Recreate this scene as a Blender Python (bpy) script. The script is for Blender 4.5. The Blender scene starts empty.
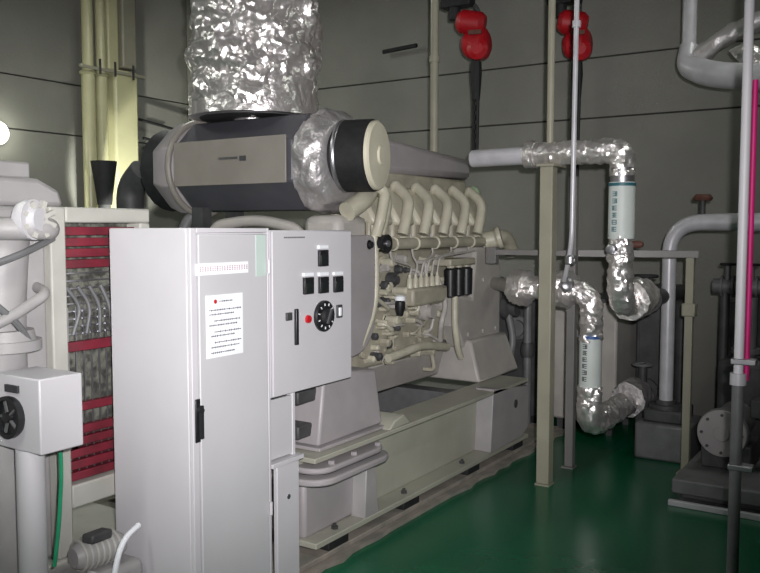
import bpy, bmesh, math, random
from mathutils import Vector as V, Matrix, noise
R = math.radians
C = bpy.context.scene.collection

# ------------------------------------------------------------------ camera
H = 1.7
YAW, TILT = R(33), R(4)
cam_d = bpy.data.cameras.new('camera'); cam = bpy.data.objects.new('camera', cam_d); C.objects.link(cam)
cam.location = (0, 0, H)
cam_d.sensor_fit = 'HORIZONTAL'; cam_d.sensor_width = 36; cam_d.lens = 830 / 760 * 36
fw = V((math.cos(YAW) * math.cos(TILT), math.sin(YAW) * math.cos(TILT), -math.sin(TILT)))
cam.rotation_euler = fw.to_track_quat('-Z', 'Y').to_euler()
cam_d.clip_start = .02
bpy.context.scene.camera = cam

# ------------------------------------------------------------------ world, lights, exposure
w = bpy.data.worlds.new('world'); bpy.context.scene.world = w; w.use_nodes = True
w.node_tree.nodes['Background'].inputs[0].default_value = (.5, .52, .5, 1)
w.node_tree.nodes['Background'].inputs[1].default_value = .02
vs = bpy.context.scene.view_settings
vs.view_transform = 'Standard'; vs.look = 'None'; vs.gamma = 1; vs.use_curve_mapping = False
vs.exposure = 0.0

def light(name, kind, loc, target, power, col, **k):
    d = bpy.data.lights.new(name, kind); d.energy = power; d.color = col
    for a, b in k.items(): setattr(d, a, b)
    o = bpy.data.objects.new(name, d); C.objects.link(o); o.location = loc
    o.rotation_euler = (V(target) - V(loc)).to_track_quat('-Z', 'Y').to_euler()
    return o
# the camera's own flash, just above and right of the lens
light('camera_flash', 'SPOT', (.07, -.07, 1.82), (3.4, 2.5, 1.95), 950, (1, .965, .985), spot_size=R(72), spot_blend=.9, shadow_soft_size=.03)
# the light of the ceiling fluorescent fixtures
LAMPS = [(.5, 2.4, 3.1), (5.6, .2, 4.3), (1.6, 5.4, 4.3), (5.4, 5.6, 4.3)]
LPOW = [19, 12, 36, 28]
for (x, y, z), p in zip(LAMPS, LPOW):
    light('fluorescent_light', 'AREA', (x, y, z - .13), (x, y, 0), p, (.96, 1, .93), shape='RECTANGLE', size=1.2, size_y=.16)

# ------------------------------------------------------------------ materials
def s(r, g, b):
    f = lambda c: (c / 12.92 if c <= .04045 else ((c + .055) / 1.055) ** 2.4)
    return (f(r / 255), f(g / 255), f(b / 255), 1)
def mat(name, col, rough=.5, metal=0, col2=None, scale=6, bump=0, bscale=60, emit=0, detail=4, contrast=(.35, .65)):
    m = bpy.data.materials.new(name); m.use_nodes = True; nt = m.node_tree; N = nt.nodes; L = nt.links
    p = N['Principled BSDF']; p.inputs['Base Color'].default_value = col
    p.inputs['Roughness'].default_value = rough; p.inputs['Metallic'].default_value = metal
    tc = N.new('ShaderNodeTexCoord')
    if col2:
        n = N.new('ShaderNodeTexNoise'); n.inputs['Scale'].default_value = scale; n.inputs['Detail'].default_value = detail
        r = N.new('ShaderNodeValToRGB'); r.color_ramp.elements[0].position, r.color_ramp.elements[1].position = contrast
        r.color_ramp.elements[0].color = col; r.color_ramp.elements[1].color = col2
        L.new(tc.outputs['Object'], n.inputs['Vector']); L.new(n.outputs['Fac'], r.inputs['Fac']); L.new(r.outputs['Color'], p.inputs['Base Color'])
    if bump:
        n2 = N.new('ShaderNodeTexNoise'); n2.inputs['Scale'].default_value = bscale; n2.inputs['Detail'].default_value = 5
        b = N.new('ShaderNodeBump'); b.inputs['Strength'].default_value = bump; b.inputs['Distance'].default_value = .01
        L.new(tc.outputs['Object'], n2.inputs['Vector']); L.new(n2.outputs['Fac'], b.inputs['Height']); L.new(b.outputs['Normal'], p.inputs['Normal'])
    if emit:
        p.inputs['Emission Color'].default_value = col; p.inputs['Emission Strength'].default_value = emit
    return m
M = dict(
    concrete=mat('wall_concrete', s(116, 116, 110), .85, 0, s(128, 128, 121), 1.1, .25, 40),
    wallback=mat('wall_joint', s(52, 52, 50), .9, 0, s(62, 62, 58), 5),
    floor=mat('floor_green_epoxy', s(6, 84, 55), .26, 0, s(9, 96, 64), 1.6, .05, 9),
    kerb=mat('kerb_concrete', s(122, 120, 112), .8, 0, s(150, 142, 132), 7, .3, 50),
    ceil=mat('ceiling_concrete', s(120, 120, 115), .9, 0, s(132, 132, 126), 3),
    cab=mat('cabinet_light_grey_paint', s(192, 191, 194), .45, 0, s(196, 195, 198), 3, .03, 200),
    cabdoor=mat('cabinet_door_grey_paint', s(186, 186, 188), .45, 0, s(190, 190, 192), 3, .03, 200),
    engine=mat('engine_beige_paint', s(172, 168, 150), .45, 0, s(152, 148, 132), 9, .2, 45),
    engine2=mat('engine_pale_beige_paint', s(190, 187, 168), .42, 0, s(172, 169, 151), 8, .15, 45),
    egrey=mat('engine_grey_paint', s(172, 168, 162), .45, 0, s(160, 157, 152), 6, .1, 40),
    skid=mat('skid_pale_paint', s(168, 168, 154), .42, 0, s(158, 158, 145), 4, .06, 30),
    pink=mat('mount_pinkish_grey_paint', s(160, 155, 156), .45, 0, s(150, 146, 147), 5, .06, 30),
    drum=mat('drum_dark_grey_sheet', s(88, 88, 94), .45, .2, s(78, 78, 84), 4),
    drumb=mat('drum_beige_sheet', s(140, 136, 128), .45, 0, s(132, 128, 120), 5),
    cream=mat('pipe_cream_paint', s(190, 188, 150), .3, 0, s(180, 178, 142), 3),
    post=mat('post_beige_paint', s(150, 148, 130), .45, 0, s(140, 138, 122), 4),
    postg=mat('post_grey_paint', s(118, 116, 114), .5, 0, s(108, 107, 104), 4),
    foil=mat('crumpled_aluminium_foil', s(242, 238, 236), .32, .85, None, bump=.9, bscale=20),
    blanket=mat('aluminium_tape', s(205, 202, 202), .42, .75, None, bump=.8, bscale=30),
    steel=mat('brushed_steel', s(185, 185, 188), .35, .9, s(165, 165, 170), 8),
    galv=mat('galvanised_pipe', s(196, 196, 200), .36, .15, s(180, 180, 184), 8),
    capm=mat('cap_pale_beige_paint', s(222, 218, 196), .5, 0, s(210, 206, 184), 5),
    faint=mat('faint_lettering', s(176, 160, 164), .7, 0, s(184, 150, 156), 20),
    white=mat('white_sleeve', s(196, 204, 200), .5, 0, s(188, 196, 192), 6),
    paper=mat('white_paper', s(236, 240, 244), .7, 0, s(228, 232, 236), 5),
    green_label=mat('pale_green_sticker', s(186, 202, 194), .6, 0, s(180, 198, 190), 5),
    ink=mat('black_ink', s(46, 46, 50), .7, 0, s(56, 56, 60), 40),
    redink=mat('pink_ink', s(190, 110, 118), .7, 0, s(184, 104, 110), 20),
    teal=mat('teal_band', s(40, 92, 100), .5, 0, s(46, 98, 106), 20),
    blue=mat('blue_band', s(52, 86, 140), .5, 0, s(56, 92, 146), 20),
    black=mat('black_plastic', s(24, 25, 27), .4, 0, s(32, 33, 35), 30),
    rubber=mat('black_rubber', s(20, 22, 24), .7, 0, s(30, 31, 33), 20, .2, 80),
    dark=mat('dark_grey_metal', s(74, 75, 76), .55, .1, s(60, 61, 62), 10, .15, 40),
    darkm=mat('mid_grey_metal', s(112, 113, 114), .5, .1, s(98, 99, 100), 8, .15, 40),
    red=mat('red_radiator_paint', s(122, 38, 52), .5, 0, s(98, 34, 44), 12),
    hoist=mat('hoist_red_paint', s(172, 10, 26), .5, 0, s(150, 10, 22), 6),
    core=mat('radiator_core', s(120, 122, 112), .5, .2, s(70, 70, 66), 28, .6, 60, contrast=(.4, .6)),
    rad=mat('radiator_pale_paint', s(178, 178, 170), .5, 0, s(166, 166, 158), 5, .08, 30),
    rad2=mat('duct_grey_paint', s(160, 158, 157), .5, 0, s(148, 146, 146), 5, .08, 30),
    glass=mat('gauge_glass', s(30, 34, 34), .12, 0, s(36, 40, 40), 10),
    redbtn=mat('red_button', s(190, 30, 40), .35, 0, s(180, 26, 36), 20),
    wire=mat('green_wire', s(20, 130, 90), .5, 0, s(24, 140, 96), 20),
    magenta=mat('magenta_paint', s(190, 20, 110), .5, 0, s(180, 16, 100), 10),
    yellowg=mat('pale_green_knob', s(150, 170, 140), .5, 0, s(140, 160, 130), 20),
    brown=mat('rust_brown', s(96, 58, 46), .7, 0, s(80, 50, 42), 20),
    lamp=mat('lamp_tube', (1, 1, .9, 1), .5, 0, emit=9),
    lampw=mat('wall_lamp_glass', (1, 1, .86, 1), .5, 0, emit=14),
)

# ------------------------------------------------------------------ mesh builder
ORG = {}
def frame(d):
    d = V(d).normalized(); a = V((0, 0, 1)) if abs(d.z) < .95 else V((1, 0, 0))
    x = d.cross(a).normalized(); y = x.cross(d).normalized()
    return x, y, d
def fillet(pts, r, n=7):
    pts = [V(p) for p in pts]; out = [pts[0]]
    for i in range(1, len(pts) - 1):
        a, b, c = pts[i - 1], pts[i], pts[i + 1]
        u = (a - b); v = (c - b); rr = min(r, u.length * .49, v.length * .49)
        p, q = b + u.normalized() * rr, b + v.normalized() * rr
        for k in range(n + 1):
            t = k / n; out.append(p * (1 - t) ** 2 + b * 2 * t * (1 - t) + q * t * t)
    out.append(pts[-1]); return out
def resample(pts, step):
    out = [pts[0]]
    for a, b in zip(pts, pts[1:]):
        n = max(1, int((b - a).length / step))
        for k in range(1, n + 1): out.append(a.lerp(b, k / n))
    return out
class MB:
    def __init__(self): self.b = bmesh.new()
    def faces(self, vs, fs):
        q = [self.b.verts.new(v) for v in vs]
        for f in fs:
            try: self.b.faces.new([q[i] for i in f])
            except ValueError: pass
        return self
    def box(self, x0, x1, y0, y1, z0, z1):
        v = [(x, y, z) for x in (x0, x1) for y in (y0, y1) for z in (z0, z1)]
        return self.faces(v, [(0, 1, 3, 2), (4, 6, 7, 5), (0, 4, 5, 1), (2, 3, 7, 6), (0, 2, 6, 4), (1, 5, 7, 3)])
    def obox(self, c, size, rot=(0, 0, 0)):
        from mathutils import Euler
        m = Euler(rot).to_matrix(); c = V(c); a, b, d = [q / 2 for q in size]
        v = [c + m @ V((x, y, z)) for x in (-a, a) for y in (-b, b) for z in (-d, d)]
        return self.faces(v, [(0, 1, 3, 2), (4, 6, 7, 5), (0, 4, 5, 1), (2, 3, 7, 6), (0, 2, 6, 4), (1, 5, 7, 3)])
    def bar(self, p, q, w, h):          # rectangular bar between two points
        p, q = V(p), V(q); x, y, d = frame(q - p)
        v = [c + x * a * w / 2 + y * b * h / 2 for c in (p, q) for a, b in ((-1, -1), (1, -1), (1, 1), (-1, 1))]
        return self.faces(v, [(0, 3, 2, 1), (4, 5, 6, 7), (0, 1, 5, 4), (1, 2, 6, 5), (2, 3, 7, 6), (3, 0, 4, 7)])
    def lathe(self, o, d, prof, n=28, sx=1, sy=1, rot=0):   # prof: (t along d, radius)
        o = V(o); x, y, d = frame(d); q = []; rings = []
        for t, r in prof:
            if r < 1e-5: rings.append([self.b.verts.new(o + d * t)])
            else: rings.append([self.b.verts.new(o + d * t + x * math.cos(rot + 2 * math.pi * k / n) * r * sx + y * math.sin(rot + 2 * math.pi * k / n) * r * sy) for k in range(n)])
        for a, b in zip(rings, rings[1:]):
            for k in range(n):
                l = (k + 1) % n
                try:
                    if len(a) == 1 and len(b) > 1: self.b.faces.new((a[0], b[l], b[k]))
                    elif len(b) == 1 and len(a) > 1: self.b.faces.new((a[k], a[l], b[0]))
                    elif len(a) > 1: self.b.faces.new((a[k], a[l], b[l], b[k]))
                except ValueError: pass
        for e, rev in ((rings[0], True), (rings[-1], False)):
            if len(e) > 1: self.b.faces.new(list(reversed(e)) if rev else e)
        return self
    def cyl(self, p, q, r, r2=None, n=24):
        p, q = V(p), V(q); return self.lathe(p, q - p, [(0, r), ((q - p).length, r if r2 is None else r2)], n)
    def ball(self, c, r, n=16, sq=1):
        return self.lathe(V(c) - V((0, 0, r * sq)), (0, 0, 1), [(r * sq * (1 - math.cos(math.pi * k / 8)), r * math.sin(math.pi * k / 8)) for k in range(9)], n)
    def tube(self, pts, r, n=14, fr=0, seg=7, crumple=0, step=None, cs=14, seed=0, rad=None):
        pts = [V(p) for p in pts]
        if fr: pts = fillet(pts, fr, seg)
        if step: pts = resample(pts, step)
        d0 = (pts[1] - pts[0]).normalized(); x, y, _ = frame(d0); rings = []
        for i, p in enumerate(pts):
            d = (pts[min(i + 1, len(pts) - 1)] - pts[max(i - 1, 0)]).normalized()
            q = d0.rotation_difference(d); x = q @ x; y = q @ y; d0 = d
            rr = rad(i / (len(pts) - 1)) if rad else r; ring = []
            for k in range(n):
                a = 2 * math.pi * k / n; o = x * math.cos(a) + y * math.sin(a)
                g = 0
                if crumple:
                    P = (p + o * rr) * cs + V((seed, 0, 0))
                    g = crumple * (noise.noise(P) + 1.0 * (.5 - abs(noise.noise(P * 1.9))) + .6 * (.3 - abs(noise.noise(P * 4.1))))
                ring.append(self.b.verts.new(p + o * (rr + g)))
            rings.append(ring)
        for a, b in zip(rings, rings[1:]):
            for k in range(n):
                l = (k + 1) % n; self.b.faces.new((a[k], a[l], b[l], b[k]))
        self.b.faces.new(list(reversed(rings[0]))); self.b.faces.new(rings[-1])
        return self
    def ring(self, c, d, R_, r, n=28, m=10):
        c = V(c); x, y, _ = frame(d); d = V(d).normalized(); rs = []
        for k in range(n):
            a = 2 * math.pi * k / n; o = x * math.cos(a) + y * math.sin(a)
            rs.append([self.b.verts.new(c + o * (R_ + r * math.cos(2 * math.pi * j / m)) + d * r * math.sin(2 * math.pi * j / m)) for j in range(m)])
        for k in range(n):
            A, B = rs[k], rs[(k + 1) % n]
            for j in range(m): self.b.faces.new((A[j], B[j], B[(j + 1) % m], A[(j + 1) % m]))
        return self
    def prism(self, poly, ext):
        e = V(ext); n = len(poly); v = [V(p) for p in poly] + [V(p) + e for p in poly]
        return self.faces(v, [tuple(range(n)), tuple(reversed(range(n, 2 * n)))] + [(i, i + n, (i + 1) % n + n, (i + 1) % n) for i in range(n)])
    def build(self, name, m, parent=None, base=None, bevel=0, flat=False, ang=35):
        bmesh.ops.recalc_face_normals(self.b, faces=self.b.faces)
        vs = [v.co for v in self.b.verts]
        if parent is not None: o0 = ORG[parent.name]
        else:
            o0 = V(base) if base else V((sum(v.x for v in vs) / len(vs), sum(v.y for v in vs) / len(vs), min(v.z for v in vs)))
        for v in self.b.verts: v.co -= o0
        me = bpy.data.meshes.new(name); self.b.to_mesh(me); self.b.free()
        me.materials.append(M[m])
        if not flat:
            me.polygons.foreach_set('use_smooth', [True] * len(me.polygons)); me.set_sharp_from_angle(angle=R(ang))
        o = bpy.data.objects.new(name, me); C.objects.link(o); ORG[o.name] = o0
        if parent is not None: o.parent = parent
        else: o.location = o0
        if bevel:
            b = o.modifiers.new('bevel', 'BEVEL'); b.width = bevel; b.segments = 2; b.limit_method = 'ANGLE'; b.angle_limit = R(40)
        return o
def tag(o, label, cat, group=None, kind=None):
    o['label'] = label; o['category'] = cat
    if group: o['group'] = group
    if kind: o['kind'] = kind
    return o
def thing(name, label, cat, loc, group=None):
    o = bpy.data.objects.new(name, None); C.objects.link(o); o.location = loc; o.empty_display_size = .1
    ORG[o.name] = V(loc); return tag(o, label, cat, group)
def struct(o): o['kind'] = 'structure'; return o

# ------------------------------------------------------------------ the room
XW, YW, ZC = 7.6, 7.84, 4.6
JZ = [0, 2.72, 3.27, ZC]
struct(MB().box(-3.2, XW + .2, -3.2, YW + .2, -.2, 0).build('floor', 'floor'))
struct(MB().box(-3.2, XW + .2, -3.2, YW + .2, ZC, ZC + .2).build('ceiling', 'ceil'))
def boards(axis, c, out, lo, hi, cuts):
    b = MB(); g = .007
    for z0, z1 in zip(JZ, JZ[1:]):
        for a, e in zip([lo] + cuts, cuts + [hi]):
            q = (a + g * (a != lo), e - g * (e != hi)); t = tuple(sorted((c, c + out)))
            if axis == 'X': b.box(t[0], t[1], q[0], q[1], z0 + g, z1 - g)
            else: b.box(q[0], q[1], t[0], t[1], z0 + g, z1 - g)
    return b
wl = struct(boards('Y', YW, .06, -3, XW, []).build('wall_left', 'concrete', bevel=.004))
MB().box(-3, XW + .06, YW + .03, YW + .2, 0, ZC).build('joint_backing', 'wallback', wl)
wb = struct(boards('X', XW, .06, -3, YW, [.6]).build('wall_back', 'concrete', bevel=.004))
MB().box(XW + .03, XW + .2, -3, YW + .06, 0, ZC).build('joint_backing', 'wallback', wb)
struct(MB().box(-3.2, -3, -3, YW, 0, ZC).build('wall_front', 'ceil'))
struct(MB().box(-3.2, XW, -3.2, -3, 0, ZC).build('wall_right', 'ceil'))
# concrete plinth under the generator, its edge worn
b = MB()
xs = [3.0 + .12 * i for i in range(30)]
random.seed(4)
edge = [(x, 2.43 + random.choice((0, 0, 0, -.05, -.03)) * random.random()) for x in xs]
b.prism([(x, y, 0) for x, y in edge] + [(6.6, 2.42, 0), (6.6, 4.3, 0), (3.0, 4.3, 0)], (0, 0, .022))
struct(b.build('trim_1', 'kerb'))
struct(MB().box(3.0, 6.55, 2.47, 4.2, .022, .05).build('trim_2', 'kerb', bevel=.004))

for i, (x, y, z) in enumerate(LAMPS):
    t = thing('ceiling_light', ['fluorescent ceiling fixture above the grey cabinet', 'fluorescent ceiling fixture above the green floor', 'fluorescent ceiling fixture above the radiator', 'fluorescent ceiling fixture above the far side of the engine'][i], 'ceiling light', (x, y, ZC), 'fluorescent ceiling fixtures')
    MB().box(x - .65, x + .65, y - .12, y + .12, z - .03, z + .03).build('housing', 'paper', t, bevel=.01)
    for a in (-.5, .5): MB().cyl((x + a, y, z + .03), (x + a, y, ZC), .012, n=10).build('hanger', 'steel', t)
    for a in (-.06, .06): MB().cyl((x - .6, y + a, z - .06), (x + .6, y + a, z - .06), .016, n=12).build('tube', 'lamp', t)
    for a in (-.62, .62): MB().box(x + a - .015, x + a + .015, y - .09, y + .09, z - .085, z - .03).build('end_cap', 'paper', t)

# ------------------------------------------------------------------ tall grey cabinet
cx0, cx1, cy0, cy1, ch = 2.367, 2.846, 2.44, 2.93, 1.702
t = thing('control_cabinet', 'tall light grey metal cabinet with a closed door and white notice', 'cabinet', (cx0, cy0, 0))
MB().box(cx0, cx1, cy0 + .022, cy1, .08, ch).build('body', 'cab', t, bevel=.006)
MB().box(cx0 + .02, cx1 - .02, cy0 + .05, cy1 - .02, 0, .08).build('plinth', 'dark', t)
b = MB()     # door frame rim round the door
b.box(cx0, cx0 + .035, cy0, cy0 + .022, .08, ch).box(cx1 - .012, cx1, cy0, cy0 + .022, .08, ch)
b.box(cx0 + .035, cx1 - .012, cy0, cy0 + .022, ch - .02, ch).box(cx0 + .035, cx1 - .012, cy0, cy0 + .022, .08, .11)
b.build('door_frame', 'cab', t, bevel=.003)
dr = MB().box(cx0 + .041, cx1 - .018, cy0 - .004, cy0 + .022, .115, ch - .026).build('door', 'cabdoor', t, bevel=.004)
hb = MB().box(2.372, 2.400, cy0 - .012, cy0 - .004, .83, 1.01).build('handle', 'black', dr, bevel=.004)
MB().bar((2.386, cy0 - .03, .85), (2.386, cy0 - .03, .985), .014, .014).cyl((2.386, cy0 - .01, .965), (2.386, cy0 - .036, .965), .012).build('handle_lever', 'rubber', dr)
MB().box(2.392, 2.700, cy0 - .0065, cy0 - .003, 1.51, 1.558).build('name_strip', 'paper', dr)
b = MB(); x = 2.41; random.seed(3)
while x < 2.69:
    wd = random.uniform(.006, .011); z = 1.535
    for k in range(3): b.box(x, x + wd, cy0 - .0085, cy0 - .0060, z - .009 + k * .008, z - .0065 + k * .008)
    b.box(x + wd * .4, x + wd * .6, cy0 - .0085, cy0 - .0060, z - .010, z + .010); x += wd + .006
b.build('strip_lettering', 'faint', dr)
MB().box(2.445, 2.662, cy0 - .0065, cy0 - .003, 1.165, 1.425).build('notice', 'paper', dr)
b = MB(); random.seed(8)
MB().lathe((2.497, cy0 - .006, 1.398), (0, -1, 0), [(0, .009), (.002, .009)], 14).build('notice_mark', 'redbtn', dr)
for row, (z, x0, x1) in enumerate([(1.398, 2.52, 2.60), (1.363, 2.46, 2.645), (1.345, 2.46, 2.60), (1.318, 2.49, 2.645), (1.300, 2.46, 2.62), (1.272, 2.49, 2.64), (1.255, 2.47, 2.60), (1.228, 2.49, 2.645), (1.208, 2.47, 2.63), (1.185, 2.47, 2.60)]):
    x = x0
    while x < x1:
        wd = random.uniform(.004, .010)
        b.box(x, x + wd, cy0 - .0082, cy0 - .006, z - .0015, z + .0015)
        if random.random() < .7: b.box(x + wd * .4, x + wd * .6, cy0 - .0082, cy0 - .006, z - .004, z + .004)
        x += wd + .003
b.build('notice_lettering', 'ink', dr)
MB().box(2.752, 2.815, cy0 - .0065, cy0 - .003, 1.49, 1.672).build('sticker', 'green_label', dr)
b = MB(); b.cyl((2.83, cy0 - .012, 1.5), (2.83, cy0 - .012, 1.56), .007, n=10).cyl((2.83, cy0 - .012, .4), (2.83, cy0 - .012, .46), .007, n=10); b.build('hinge', 'cab', t)

# ------------------------------------------------------------------ gauge control box on a stand
bx0, bx1, by0, by1, bz0, bz1 = 2.862, 3.492, 2.44, 2.66, .925, 1.692
t = thing('gauge_control_box', 'light grey wall-style control box with meters and knob on a steel stand', 'control box', (bx0, by0, 0))
MB().box(bx0, bx1, by0 + .016, by1, bz0, bz1).build('body', 'cab', t, bevel=.005)
dr = MB().box(bx0 + .006, bx1 - .004, by0, by0 + .014, bz0 + .006, bz1 - .004).build('door', 'cab', t, bevel=.004)
for x, z in ((3.238, 1.556), (3.120, 1.428), (3.240, 1.425), (3.362, 1.422)):
    g = MB().box(x - .036, x + .036, by0 - .016, by0, z - .04, z + .04).build('meter', 'black', dr, bevel=.003)
    g = MB().box(x - .026, x + .030, by0 - .019, by0 - .015, z - .034, z + .016).build('meter_face', 'glass', dr)
    MB().box(x - .036, x + .036, by0 - .013, by0, z + .046, z + .062).build('name_plate', 'paper', dr)
b = MB().lathe((3.246, by0, 1.272), (0, -1, 0), [(0, .077), (.012, .077), (.018, .070), (.018, .0)], 32); b.build('selector_dial', 'black', dr)
MB().lathe((3.246, by0 - .017, 1.272), (0, -1, 0), [(0, .038), (.02, .032), (.02, 0)], 24).build('selector_knob', 'rubber', dr)
MB().obox((3.246, by0 - .040, 1.272), (.012, .01, .075), (0, R(25), 0)).build('pointer', 'steel', dr)
b = MB()
for k in range(10):
    a = math.pi * (.1 + .09 * k) * 2; b.obox((3.246 + math.cos(a) * .058, by0 - .0195, 1.272 + math.sin(a) * .058), (.004, .003, .012), (0, -a + math.pi / 2, 0))
b.build('dial_marks', 'paper', dr)
MB().lathe((3.122, by0, 1.268), (0, -1, 0), [(0, .020), (.012, .018), (.014, 0)], 20).build('red_lamp', 'redbtn', dr)
MB().box(3.352, 3.394, by0 - .012, by0, 1.252, 1.318).build('switch', 'dark', dr, bevel=.003)
MB().box(3.358, 3.376, by0 - .02, by0 - .01, 1.262, 1.305).build('switch_button', 'paper', dr, bevel=.003)
MB().box(2.955, 2.995, by0 - .012, by0, 1.275, 1.312).build('lock', 'dark', dr, bevel=.003)
MB().box(3.018, 3.038, by0 - .016, by0, 1.155, 1.325).build('handle', 'black', dr, bevel=.004)
b = MB(); random.seed(5); x = 2.95
while x < 3.10:
    wd = random.uniform(.006, .012); b.box(x, x + wd, by0 - .002, by0 + .001, 1.655, 1.662); x += wd + .004
b.build('maker_lettering', 'darkm', dr)
# stand
for x in (2.868, 3.045): MB().box(x, x + .022, 2.475, 2.51, .02, bz0).build('stand_leg', 'cab', t, bevel=.003)
MB().box(2.885, 3.05, 2.478, 2.492, .63, .91).build('stand_back_plate', 'cabdoor', t)
MB().box(2.90, 3.062, 2.45, 2.474, .02, .60).build('stand_panel', 'cab', t, bevel=.004)
MB().box(2.86, 3.09, 2.44, 2.52, .60, .622).build('stand_shelf', 'cab', t, bevel=.003)
MB().lathe((2.98, 2.452, .44), (0, -1, 0), [(0, .012), (.006, .012), (.008, 0)], 16).build('bolt', 'steel', t)
MB().box(2.85, 3.10, 2.43, 2.54, 0, .02).build('stand_foot', 'cab', t)
MB().tube([(3.09, 2.56, .93), (3.09, 2.56, .60), (3.075, 2.53, .38)], .018, fr=.08).build('cable_conduit', 'rubber', t)

# ------------------------------------------------------------------ skid base
t = thing('skid_base', 'pale painted steel I-beam base frame under the engine, on black pads', 'machine base', (4.6, 2.6, .05))
sx0, sx1 = 3.22, 5.9
for Y0, Y1, wy in ((2.47, 2.72, 2.60), (3.85, 4.1, 3.97)):
    b = MB(); b.box(sx0, sx1, Y0, Y1, .095, .125).box(sx0, sx1, Y0 + .005, Y1, .53, .556).box(sx0, sx1, wy, wy + .03, .125, .53)
    b.build('side_beam', 'skid', t, bevel=.004)
for x in (3.9, 4.4, 5.3): MB().box(x, x + .15, 2.64, 3.96, .2, .5).build('cross_beam', 'darkm', t, bevel=.005)
b = MB().prism([(5.28, 2.475, .57), (5.9, 2.475, .50), (5.9, 2.475, .17), (5.78, 2.475, .125), (5.24, 2.475, .125)], (0, .14, 0)); b.build('end_plate', 'rad2', t, bevel=.006)
MB().lathe((5.665, 2.476, .40), (0, -1, 0), [(0, .032), (.004, .032), (.004, 0)], 20).build('lifting_hole', 'dark', t)
for x in (3.42, 4.16, 4.98, 5.72): MB().box(x - .09, x + .09, 2.475, 2.70, .05, .095).build('rubber_pad', 'rubber', t, bevel=.006)
for x in (3.3, 4.0, 4.75, 5.4): MB().lathe((x + .15, 2.525, .125), (0, 0, 1), [(0, .020), (.014, .020), (.014, .011), (.028, .011), (.028, 0)], 6).build('anchor_bolt', 'dark', t)
# near end of the skid: lipped housing
b = MB().prism([(3.24, 2.56, .12), (3.24, 2.56, .42), (3.76, 2.56, .42), (3.78, 2.56, .12)], (0, 1.3, 0)); b.build('end_housing', 'pink', t, bevel=.02)
def rounded(x0, x1, y0, y1, z, h, r):
    P = []
    for cx, cy, a0 in ((x1 - r, y0 + r, -90), (x1 - r, y1 - r, 0), (x0 + r, y1 - r, 90), (x0 + r, y0 + r, 180)):
        for k in range(7):
            a = R(a0 + 15 * k); P.append((cx + r * math.cos(a), cy + r * math.sin(a), z))
    return MB().prism(P, (0, 0, h))
rounded(3.16, 3.88, 2.40, 3.7, .425, .035, .14).build('lip_plate', 'pink', t, bevel=.01)
rounded(3.20, 3.85, 2.43, 3.7, .475, .03, .12).build('lip_plate', 'pink', t, bevel=.01)
rounded(3.24, 3.87, 2.46, 3.7, .46, .015, .10).build('gasket', 'dark', t)
MB().prism([(3.66, 2.475, .12), (3.80, 2.475, .12), (3.76, 2.475, .425), (3.68, 2.475, .425)], (0, .10, 0)).build('gusset', 'rad2', t, bevel=.006)
MB().prism([(3.92, 2.48, .556), (4.16, 2.48, .556), (4.08, 2.48, .62), (3.98, 2.48, .60)], (0, .2, 0)).build('angle_bracket', 'skid', t, bevel=.008)
for x in (3.35, 3.55, 3.78): MB().lathe((x, 2.47, .505), (0, 0, 1), [(0, .018), (.018, .018), (.018, 0)], 6).build('bolt', 'pink', t)

# ------------------------------------------------------------------ diesel engine
E = thing('diesel_engine', 'large beige diesel engine with six cylinder heads, on the pale skid', 'engine', (4.8, 3.2, .56))
MB().box(3.72, 5.60, 2.96, 3.75, .80, 1.56).build('engine_block', 'engine', E, bevel=.02)
MB().prism([(4.2, 3.02, .60), (4.2, 3.65, .60), (4.2, 3.75, .80), (4.2, 2.96, .80)], (1.25, 0, 0)).build('oil_pan', 'egrey', E, bevel=.01)
# mounts
MB().prism([(3.36, 2.56, .575), (3.97, 2.56, .575), (3.93, 2.58, .90), (3.44, 2.58, .94)], (0, .42, 0)).build('mounting_foot', 'pink', E, bevel=.015)
MB().box(3.33, 4.0, 2.53, 2.98, .557, .576).build('foot_plate', 'pink', E, bevel=.005)
for z in (.62, .80): MB().box(3.27, 3.43, 2.62, 2.9, z, z + .07).build('foot_rib', 'dark', E, bevel=.01)
# crankcase row of covers
for x in (4.06, 4.44, 4.82, 5.18):
    c = rounded(-.15, .15, -.11, .11, 0, .03, .05)
    for v in c.b.verts: v.co = V((x + v.co.x, 2.955 - v.co.z, .98 + v.co.y))
    c.build('crankcase_cover', 'engine', E, bevel=.005)
    for a in (-.12, .12):
        for z in (.9, 1.06): MB().lathe((x + a, 2.925, z), (0, -1, 0), [(0, .011), (.01, .011), (.012, 0)], 6).build('bolt', 'engine', E)
# heads with slanted rocker covers
for i in range(6):
    x = 4.50 + .275 * i
    h = MB().box(x - .12, x + .12, 2.92, 3.35, 1.56, 1.75).build('cylinder_head', 'engine', E, bevel=.02)
    MB().prism([(x - .115, 2.87, 1.72), (x + .11, 2.87, 1.72), (x + .10, 2.94, 1.92), (x + .06, 3.06, 1.99), (x - .06, 3.06, 1.99), (x - .115, 2.94, 1.90)], (0, .34, 0)).build('rocker_cover', 'engine2', h, bevel=.03)
    MB().tube([(x - .10, 2.86, 1.66), (x - .06, 2.85, 1.78), (x + .02, 2.88, 1.90), (x + .04, 3.0, 1.99)], .038, 14, fr=.07).build('intake_runner', 'engine2', h)
    MB().ball((x + .04, 3.0, 1.985), .042).build('cover_nut', 'engine2', h)
    MB().lathe((x + .01, 2.93, 1.67), (0, -1, 0), [(0, .045), (.03, .045), (.035, .03), (.05, .03), (.05, 0)], 18).build('injector_cap', 'engine', h)
    b = MB()
    for a in (-.09, .09): b.lathe((x + a, 2.92, 1.60), (0, -1, 0), [(0, .016), (.015, .016), (.015, 0)], 6)
    b.build('bolt', 'egrey', h)
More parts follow.
